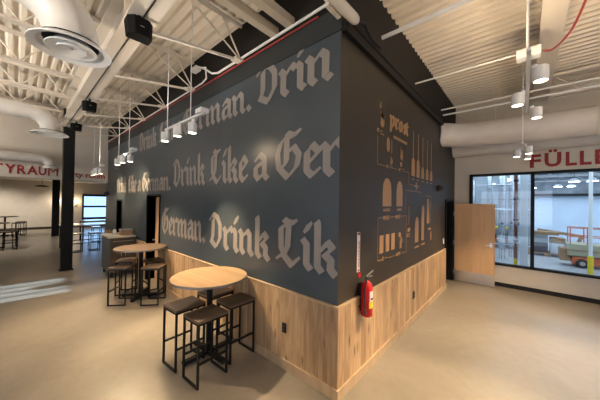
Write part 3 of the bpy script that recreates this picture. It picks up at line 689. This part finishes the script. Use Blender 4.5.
# extinguisher and its sign
t = thing('extinguisher_sign', 'narrow white vertical sign strip with red lettering above the extinguisher', 'sign', (.002, .44, 0))
MB().box(0, .004, -.035, .035, 1.27, 1.75).build('sign_plate', PAPER, t)
text_mesh('lettering', 'FIRE EXTINGUISHER', REDL, t, Matrix.Translation((.006, .022, 1.33)) @ Matrix.Rotation(PI/2, 4, 'Z') @ RX @ Matrix.Rotation(PI/2, 4, 'Z'), .042, .83, .01, .0008)
MB().poly([(.007, -.03, 1.30), (.007, .03, 1.30), (.007, 0, 1.275), (.0055, -.03, 1.30), (.0055, .03, 1.30), (.0055, 0, 1.275)], [(0, 1, 2), (5, 4, 3), (0, 3, 4, 1), (1, 4, 5, 2), (2, 5, 3, 0)]).build('arrow', REDL, t)
MB().box(.0045, .006, -.028, .028, 1.715, 1.745).build('top_band', REDL, t)
MB().box(0, .004, -.0, .06, 1.20, 1.255).build('lower_tag', REDX, t)
ex = thing('fire_extinguisher', 'red fire extinguisher hanging on the mural wall above the wood corner', 'fire extinguisher', (.106, .47, .765))
MB().lathe([(.055, 0), (.072, .012), (.076, .03), (.076, .36), (.066, .40), (.040, .43), (.026, .445), (.026, .46)], 32).build('cylinder', REDX, ex, smooth=True)
MB().lathe([(.024, .455), (.026, .49), (.018, .50)], 16).bar((0, 0, .49), (.0, .045, .505), .03, .02).build('valve', BLKP, ex)
MB().bar((0, -.01, .505), (.035, .10, .565), .022, .01).build('lever', CHROME, ex)
MB().bar((0, 0, .49), (.03, .09, .50), .02, .008).build('carry_handle', CHROME, ex)
MB().tube([(0, -.02, .48), (.03, -.085, .45), (.02, -.10, .36), (.01, -.095, .22), (.02, -.085, .12)], .010, 8).build('hose', RUBB, ex, smooth=True)
MB().tube([(.02, -.085, .13), (.02, -.085, .05)], .016, 10, True, [.010, .018]).build('nozzle', BLKP, ex)
def wrap(z0, z1, a0, a1, r, m, name):
    mb = MB(); n_ = 12; vs = []
    for k in range(n_+1):
        a = math.radians(a0+(a1-a0)*k/n_)
        for rr in (r, r+.002):
            for z in (z0, z1): vs.append((rr*math.cos(a), rr*math.sin(a), z))
    fs = []
    for k in range(n_):
        b = 4*k; fs += [(b+2, b+6, b+7, b+3), (b, b+1, b+5, b+4), (b+1, b+3, b+7, b+5), (b, b+4, b+6, b+2)]
    fs += [(0, 2, 3, 1), (4*n_, 4*n_+1, 4*n_+3, 4*n_+2)]
    mb.poly(vs, fs); return mb.build(name, m, ex)
ex.scale = (.88, .88, .93)
wrap(.12, .20, -40, 75, .0762, YEL, 'yellow_label'); wrap(.205, .33, -35, 60, .0762, PAPER, 'white_label'); wrap(.225, .245, -25, 50, .0785, BLKM, 'label_print')
MB().box(-.118, -.07, -.03, .03, .05, .40).box(-.09, -.08, -.06, .06, .10, .12).build('wall_bracket', BLKM, ex)

# door leaf standing open against the window wall
d1 = struct('door_1', MB().box(.06, .95, 5.80, 5.845, .012, 2.13), DOORW)
MB().box(.07, .945, 5.792, 5.80, .015, .30).build('kick_plate', CHROME, d1)
hd = MB().box(.84, .90, 5.785, 5.80, 1.0, 1.13).bar((.87, 5.785, 1.06), (.87, 5.73, 1.06), .022).bar((.88, 5.735, 1.06), (.75, 5.735, 1.06), .02); hd.build('handle', CHROME, d1)
for z in (.25, 1.05, 1.85): MB().box(.02, .075, 5.785, 5.80, z-.06, z+.06).build('hinge', CHROME, d1)
# black sheet behind the doorway puts the dark of the recess into colour
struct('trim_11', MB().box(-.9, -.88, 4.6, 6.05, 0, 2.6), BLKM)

# ================================================================== TABLES AND STOOLS
def make_stool(label, loc, rz):
    t = thing('bar_stool', label, 'bar stool', loc, rz, 'dark-seated bar stools')
    MB().box(-.17, .17, -.20, .20, .722, .752).build('seat', SEAT, t, bevel=.004)
    s = .011
    for y, nm in ((-.187, 'end_frame'), (.187, 'end_frame')):
        f = MB()
        for x in (-.158, .158): f.box(x-s, x+s, y-s, y+s, 0, .722)
        f.box(-.158, .158, y-s, y+s, 0, .022).box(-.158, .158, y-s, y+s, .70, .722)
        f.build(nm, BLK, t)
    for x in (-.158, .158): MB().box(x-s, x+s, -.187, .187, .70, .722).build('seat_rail', BLK, t)
    for x in (-.158, .158): MB().box(x-s, x+s, -.187, .187, .26, .282).build('foot_rail', BLK, t)
    return t
def make_table(label, loc, rz, top, R=.54, h=1.07):
    t = thing('bar_table', label, 'bar table', loc, rz, 'round bar-height tables')
    MB().lathe([(R-.01, h-.03), (R, h-.028), (R, h-.004), (R-.002, h-.002)], 64).build('edge_band', EDGE, t, smooth=True)
    MB().lathe([(.002, h-.003), (R-.004, h-.003), (R-.006, h+.001), (.002, h+.001)], 64).build('table_top', top, t)
    MB().cyl(0, 0, .05, h-.03, .038).build('column', BLK, t, smooth=True)
    MB().box(-.18, .18, -.02, .02, h-.045, h-.03).box(-.02, .02, -.18, .18, h-.045, h-.03).build('mount', BLK, t)
    MB().box(-.36, .36, -.035, .035, .015, .055).box(-.035, .035, -.36, .36, .015, .055).build('cross_base', BLK, t, bevel=.004)
    for x, y in ((-.33, 0), (.33, 0), (0, -.33), (0, .33)): MB().cyl(x, y, 0, .016, .025, n=12).build('foot', RUBB, t)
    return t
t1 = make_table('round light oak bar table nearest the camera, with a pale top', (-1.74, -.52, 0), 0.05, TOPM, .50)
s0 = make_stool('bar stool at the near table, front-most and closest to the camera', (-1.37, -.765, 0), math.radians(3))
sp = [((-1.84, -.815, 0), 4, 'bar stool at the near table, left of the front one'),
      ((-1.48, -.27, 0), 1, 'bar stool at the near table, on the right beside the wood boards'),
      ((-1.96, -.30, 0), 6, 'bar stool at the near table, mostly hidden behind the table column'),
      ((-4.64, -.84, 0), 48, 'bar stool at the brown middle table, on its left, in front of the cabinet'),
      ((-4.20, -.40, 0), 50, 'bar stool at the brown middle table, on its right, nearest the oak table'),
      ((-4.78, -.22, 0), 90, 'bar stool at the brown middle table, tucked between it and the wall'),
      ((-5.22, -.62, 0), 60, 'bar stool at the brown middle table, far side towards the cabinet')]
for loc, rz, l in sp: copy_tree(s0, loc, math.radians(rz), l)
t2 = make_table('round brown bar table in the middle distance before the cabinet', (-4.76, -.48, 0), math.radians(50), TOPD, .50)
# far tables on the left edge
def far_set(x, y, lab, seats):
    tt = copy_tree(t2, (x, y, 0), .3, 'far round bar table '+lab, 'round bar-height tables')
    for i, (dx, dy, rz, l) in enumerate(seats):
        copy_tree(s0, (x+dx, y+dy, 0), math.radians(rz), l)
far_set(-14.6, -2.95, 'at the left edge, the nearer of the two there',
        [(.5, .45, 20, 'distant bar stool at the left edge, right front of the nearer table'), (.45, -.25, 80, 'distant bar stool at the left edge, in front of the nearer table'), (-.4, .5, 10, 'distant bar stool at the left edge, behind the nearer table')])
far_set(-19.8, -2.7, 'at the left edge, the farther one by the party room wall',
        [(.55, .5, 30, 'most distant bar stool at the left edge, front right of the farther table'), (-.3, .6, 70, 'most distant bar stool at the left edge, beyond the farther table')])
# high white tables under the party room window
def white_table(label, loc, wx, wy, h=1.02):
    t = thing('high_table', label, 'high table', loc, group='white-topped high tables')
    MB().box(-wx/2, wx/2, -wy/2, wy/2, h-.04, h).build('table_top', TWHITE, t, bevel=.006)
    for x in (-wx/2+.05, wx/2-.05):
        for y in (-wy/2+.06, wy/2-.06): MB().box(x-.025, x+.025, y-.025, y+.025, 0, h-.04).build('leg', BLK, t)
    for x in (-wx/2+.05, wx/2-.05): MB().box(x-.015, x+.015, -wy/2+.06, wy/2-.06, .25, .28).build('stretcher', BLK, t)
    return t
white_table('white-topped high table behind the column, the nearer one below the window', (-12.75, -.15, 0), 1.2, 1.9)
white_table('white-topped high table directly below the party room window', (-15.2, .75, 0), .9, 1.8)
for i, (x, y, rz, l) in enumerate(((-11.75, -.70, 90, 'pale bar stool at the nearer white table, left one'), (-11.75, -.15, 90, 'pale bar stool at the nearer white table, middle one'),
                               (-11.75, .40, 90, 'pale bar stool at the nearer white table, right one'), (-14.3, .35, 90, 'pale bar stool at the farther white table, left one'), (-14.3, .95, 90, 'pale bar stool at the farther white table, right one'))):
    if i == 0:
        c = copy_tree(s0, (x, y, 0), math.radians(rz), l, 'pale-seated bar stools')
        for o in bpy.data.objects:
            if o.parent == c and o.name.startswith('seat.'): o.data = o.data.copy(); o.data.materials[0] = TWHITE
        w0 = c
    else: copy_tree(w0, (x, y, 0), math.radians(rz), l, 'pale-seated bar stools')

# service cabinet
cb = thing('service_cabinet', 'taupe service cabinet with a cream worktop at the far end of the text wall', 'cabinet', (-6.72, -.04, 0))
MB().box(-.95, 0, -.60, -.0, .14, 1.06).build('body', CABS, cb)
MB().box(-.99, .03, -.64, .0, 1.06, 1.10).build('worktop', QUARTZ, cb, bevel=.004)
dr = MB().box(0, .02, -.59, -.01, .86, 1.05).build('drawer', CABM, cb, bevel=.002)
MB().bar((.035, -.54, .97), (.035, -.06, .97), .012).build('handle', CHROME, dr)
for a, b in ((-.59, -.305), (-.295, -.01)):
    dd = MB().box(0, .02, a, b, .15, .845).build('door', CABM, cb, bevel=.002)
    MB().bar((.035, (b if a < -.4 else a)+(-.04 if a < -.4 else .04), .55), (.035, (b if a < -.4 else a)+(-.04 if a < -.4 else .04), .78), .012).build('handle', CHROME, dd)
for x in (-.88, -.07):
    for y in (-.54, -.06): MB().cyl(x, y, 0, .14, .03, n=12).build('caster', BLKM, cb)
bx = thing('wooden_box', 'small brown box with a dark lid standing on the cream cabinet worktop', 'box', (-7.02, -.20, 1.10))
MB().box(-.12, .12, -.15, .12, 0, .13).build('body', CARD, bx); MB().box(-.13, .13, -.16, .13, .13, .16).build('lid', GREYM, bx)
tag(MB().lathe([(.05, 0), (.055, .02), (.04, .12), (.03, .14)], 20).build('pump_bottle', WHITE, loc=(-7.3, -.42, 1.10), smooth=True), 'small white bottle on the left of the cabinet worktop', 'bottle')
# pendant in the party room
t = thing('pendant_lamp', 'flat black disc pendant in the party room below the bulkhead', 'pendant lamp', (-16, -1.49, 2.66))
MB().lathe([(.02, .09), (.20, .06), (.27, .0), (.25, .0), (.18, .045), (.02, .06)], 32).build('shade', BLKP, t, smooth=True)
MB().tube([(0, 0, .08), (0, 0, .64)], .008, 6).build('cord', BLKM, t)
# black wall lights either side of the party room
for y, z, l in ((-.35, 1.75, 'small lit wall lamp between the two dark columns'), (.62, 1.75, 'small lit wall lamp left of the party room window')):
    t = thing('wall_lamp', l, 'wall lamp', (-23.2, y, z), group='party room wall lamps')
    MB().box(.0, .10, -.05, .05, -.12, .12).build('shade', BRS if 'BRS' in globals() else TANST, t)
    MB().box(.01, .09, -.04, .04, .121, .123).build('bulb', GLOW, t)
    lamp('wall_lamp_light', 'POINT', (-22.95, y, z+.15), 14, WARM, .04)

# ================================================================== BREWERY HALL BEHIND THE GLASS
struct('floor_hall', MB().box(-10.6, 20, YW+.18, 24.2, -.1, 0), HFLR)
struct('wall_hall_back', MB().box(-10.6, 20, 24, 24.2, 0, 5.2), HWALL)
struct('wall_hall_left', MB().box(-5.2, -5, YW+.18, 24, 0, 5.2), HWALL)
struct('wall_hall_right', MB().box(19.8, 20, YW+.18, 24, 0, 5.2), HWALL)
struct('ceiling_hall', MB().box(-10.6, 20, YW+.18, 24.2, 3.95, 4.05), HCEIL)
lamp('hall_area_light', 'AREA', (3, 15.5, 3.9), 900, (.72, .86, 1), 16, target=(3, 15.5, 0), sy=7)  # wide cool area lights under the closed hall ceiling
lamp('hall_area_light', 'AREA', (3, 9, 3.9), 330, (.75, .88, 1), 10, target=(3, 9, 0), sy=3)
# partition and mezzanine edge
struct('trim_12', MB().box(-5, 20, 19.8, 20, 0, 2.72), HWALL)
struct('trim_13', MB().box(-5, 20, 19.5, 20.0, 2.72, 2.86), BLKM)
struct('trim_14', MB().box(-5, 20, 19.8, 20.0, 2.86, 3.95), HCEIL)
struct('trim_15', MB().box(-5, 1.75, 14.4, 14.5, 0, 3.95), mat('hall_grey_panel', (.33, .37, .41), .6, noise=.15, nscale=1.5))
tag(MB().box(-.10, .10, -.10, .10, 0, 3.95).build('hall_column', mat('pale_blue_white', (.68, .74, .82), .5), loc=(1.50, 8.6, 0), bevel=.01), 'pale square column just behind the glass beside the black mullion', 'column')
t = thing('hall_pipe', 'rust-brown vertical pipe with a yellow foot behind the glass', 'pipe', (1.30, 8.7, 0))
MB().cyl(0, 0, .35, 3.95, .045).build('pipe', mat('rust_pipe', (.15, .045, .03), .6, noise=.3, nscale=6), t, smooth=True)
MB().cyl(0, 0, 0, .35, .055).build('yellow_foot', YEL, t, smooth=True)
for z in (.9, 1.6, 2.3, 2.9): MB().cyl(0, 0, z, z+.06, .065).build('collar', BLK, t, smooth=True)
tag(MB().cyl(0, 0, 0, .1, .07).build('pipe_flange', GREYM, loc=(3.06, 9.6, 3.85), smooth=True), 'grey flange at the top of the white post in the hall', 'flange')
t = thing('bollard_post', 'white post with a bright yellow lower sleeve behind the right pane', 'post', (3.06, 9.6, 0))
MB().cyl(0, 0, .56, 3.85, .045).build('post', WHITE, t, smooth=True); MB().cyl(0, 0, 0, .56, .062).build('yellow_sleeve', YEL, t, smooth=True)
# tank row
def tank(x, y, r, z1, lab):
    t = thing('process_tank', lab, 'tank', (x, y, 0), group='slim steel tanks behind the left pane')
    MB().lathe([(.03, .35), (r, .55), (r, z1-.15), (r*.6, z1-.03), (.04, z1)], 24).build('vessel', STAIN, t, smooth=True)
    for k in range(3):
        a = 2*PI*k/3+.5; MB().tube([(r*.8*math.cos(a), r*.8*math.sin(a), 0), (r*.8*math.cos(a), r*.8*math.sin(a), .6)], .018, 8).build('leg', STAIN, t)
    MB().tube([(0, 0, z1-.02), (0, 0, z1+.08), (.1, .1, z1+.1)], .02, 8).build('outlet_pipe', STAIN, t, smooth=True)
    MB().lathe([(.05, 0), (.05, .03)], 16, Matrix.Translation((0, -r-.01, 1.4)) @ Matrix.Rotation(PI/2, 4, 'X')).build('gauge', BLKP, t)
for x, y, r, z1, l in ((-.15, 10.4, .16, 3.2, 'slim steel tank behind the open door, leftmost in the hall'), (.45, 10.6, .11, 3.5, 'slim steel tank, second from the left behind the glass'),
                    (.86, 10.4, .12, 3.6, 'slim steel tank in the middle of the left pane'), (1.12, 11.2, .10, 3.5, 'slim steel tank, second from the rust-brown pipe'), (1.34, 10.6, .09, 3.6, 'slim steel tank nearest the rust-brown pipe')):
    tank(x, y, r, z1, l)
t = thing('pipe_manifold', 'horizontal steel pipe rack linking the slim tanks', 'pipe rack', (0, 10.2, 0))
for z in (2.9, 1.95, .6): MB().tube([(-1.2, 0, z), (1.7, 0, z)], .022, 8).build('pipe', STAIN, t, smooth=True)
for x in (-.5, .2, .65, 1.0): MB().box(x-.05, x+.05, -.03, .05, .8, .98).build('valve', BLKP if x > 0 else YEL, t)
for x in (-.9, .0, 1.6): MB().tube([(x, 0, 0), (x, 0, 3.9)], .02, 8).build('upright', STAIN, t)
t = thing('pallet_rack', 'orange and yellow low shelf with cartons behind the tanks', 'shelving', (-.1, 13.8, 0))
for x in (-1.6, 0, 1.6): MB().box(x-.04, x+.04, -.3, .3, 0, 1.3).build('upright', BLK, t)
for z in (.35, .95): MB().box(-1.6, 1.6, -.3, .3, z, z+.08).build('beam', YEL if z > .5 else ORNG, t)
# clutter on pallets
def crate(x, y, z, a, b, h, m, lab, cat='crate'):
    tag(MB().box(-a/2, a/2, -b/2, b/2, 0, h).build('storage_crate' if cat == 'crate' else 'carton', m, loc=(x, y, z), bevel=.01), lab, cat, 'goods stacked beyond the right pane')
t = thing('wooden_pallet', 'low wooden pallet under the dark crates beyond the right pane', 'pallet', (2.2, 12.9, 0))
for k in range(5): MB().box(-.6, .6, -.5+k*.22, -.38+k*.22, .11, .13).build('deck_board', CARD, t)
for k in range(3): MB().box(-.58+k*.52, -.46+k*.52, -.5, .5, 0, .11).build('stringer', CARD, t)
DKC = mat('dark_crate', (.05, .055, .075), .6)
crate(2.02, 12.9, .13, .5, .6, .42, DKC, 'dark crate at the bottom left of the pallet stack')
crate(2.55, 12.9, .13, .42, .6, .42, HWALL, 'pale wrapped bundle on the right of the pallet')
crate(2.02, 12.9, .55, .5, .6, .32, GREYM, 'grey crate on top of the dark crate')
crate(2.56, 12.9, .55, .45, .6, .22, CARD, 'brown carton on top of the pale bundle', 'carton')
crate(2.2, 12.9, .87, .8, .5, .14, CARD, 'flat brown carton topmost on the pallet stack', 'carton')
# scissor lift
L = thing('scissor_lift', 'beige and orange scissor lift parked beyond the right pane', 'scissor lift', (3.62, 10.95, 0))
MB().box(-.85, 1.5, -.36, .36, .10, .36).build('chassis', ORNG, L, bevel=.02)
MB().box(-.98, 1.5, -.38, .38, .38, .80).build('platform_body', OLIVE, L, bevel=.03)
MB().box(-.98, 1.5, -.39, .39, .56, .60).build('body_stripe', CARD, L)
MB().box(-1.15, -.90, -.3, .3, .18, .62).build('control_box', CARD, L, bevel=.02)
for x in (-.62, 1.1):
    for y in (-.40, .40):
        wv = MB().lathe([(.05, -.06), (.13, -.06), (.15, -.04), (.15, .04), (.13, .06), (.05, .06)], 28, Matrix.Translation((x, y, .15)) @ Matrix.Rotation(PI/2, 4, 'X')).build('wheel', RUBB, L, smooth=True)
        MB().lathe([(.01, -.065), (.07, -.065), (.07, .065), (.01, .065)], 20, Matrix.Translation((x, y, .15)) @ Matrix.Rotation(PI/2, 4, 'X')).build('hub', GREYM, wv)
for z in (1.05, 1.35):
    for y in (-.34, .34): MB().tube([(-.9, y, z), (1.45, y, z)], .015, 8).build('guard_rail', ORNG, L)
    for x in (-.9, 1.45): MB().tube([(x, -.34, z), (x, .34, z)], .015, 8).build('guard_rail', ORNG, L)
for x in (-.9, -.5, -.1, .3, .7, 1.1, 1.45):
    for y in (-.34, .34): MB().tube([(x, y, .78), (x, y, 1.36)], .015, 8).build('rail_post', ORNG, L)
MB().box(.35, .75, -.2, .2, .8, 1.2).build('control_panel', ORNG, L)
t = thing('boom_lift_arm', 'folded brown boom arm resting left of the scissor lift', 'boom', (2.9, 14.6, 0))
MB().bar((-.9, 0, .95), (.6, 0, .75), .15, .13).build('upper_boom', CARD, t); MB().bar((.55, 0, .75), (.35, 0, .12), .14, .12).build('lower_boom', CARD, t); MB().box(0, .7, -.3, .3, 0, .16).build('base', ORNG, t)
# hall lights, conduits and ceiling frames
for i, (x, y, l) in enumerate(((3.05, 13, 'bright hall light seen nearest through the right pane'), (3.55, 13, 'bright hall light just right of the nearest one'), (2.9, 17.5, 'smaller hall light farther back, left of its pair'), (3.4, 17.5, 'smaller hall light farther back, right of its pair'), (1.9, 18.5, 'faintest hall light far back near the mullion'), (.3, 12.9, 'hall light above the slim tanks'))):
    t = thing('high_bay_light', l, 'hall light', (x, y, 3.15 if y < 15 else 3.2), group='lights hanging in the hall')
    MB().lathe([(.04, .12), (.08, .1), (.19, .0), (.19, -.02), (.18, -.02)], 24).build('reflector', GREYM, t, smooth=True)
    MB().lathe([(.16, -.022), (.16, -.03)], 20).build('lamp_face', HGLOW, t)
    MB().tube([(0, 0, .1), (0, 0, 0.79 if y < 15 else .74)], .008, 6).build('cord', BLKM, t)
for i, y in enumerate((9.2, 12.0, 15.0, 18.2)):
    t = thing('hall_truss', 'grey roof truss across the hall, '+['nearest the glass', 'second from the glass', 'third from the glass', 'farthest from the glass'][i], 'truss', (0, y, 3.5), group='grey trusses over the hall')
    MB().box(-5, 19.7, -.04, .04, 0, .07).build('bottom_chord', GREYM, t); MB().box(-5, 19.7, -.04, .04, .36, .41).build('top_chord', GREYM, t)
    mb = MB(); x = -5; s = 0
    while x < 19: mb.tube([(x, 0, .03 if s else .38), (x+.7, 0, .38 if s else .03)], .02, 6); x += .7; s = 1-s
    mb.build('web', GREYM, t)
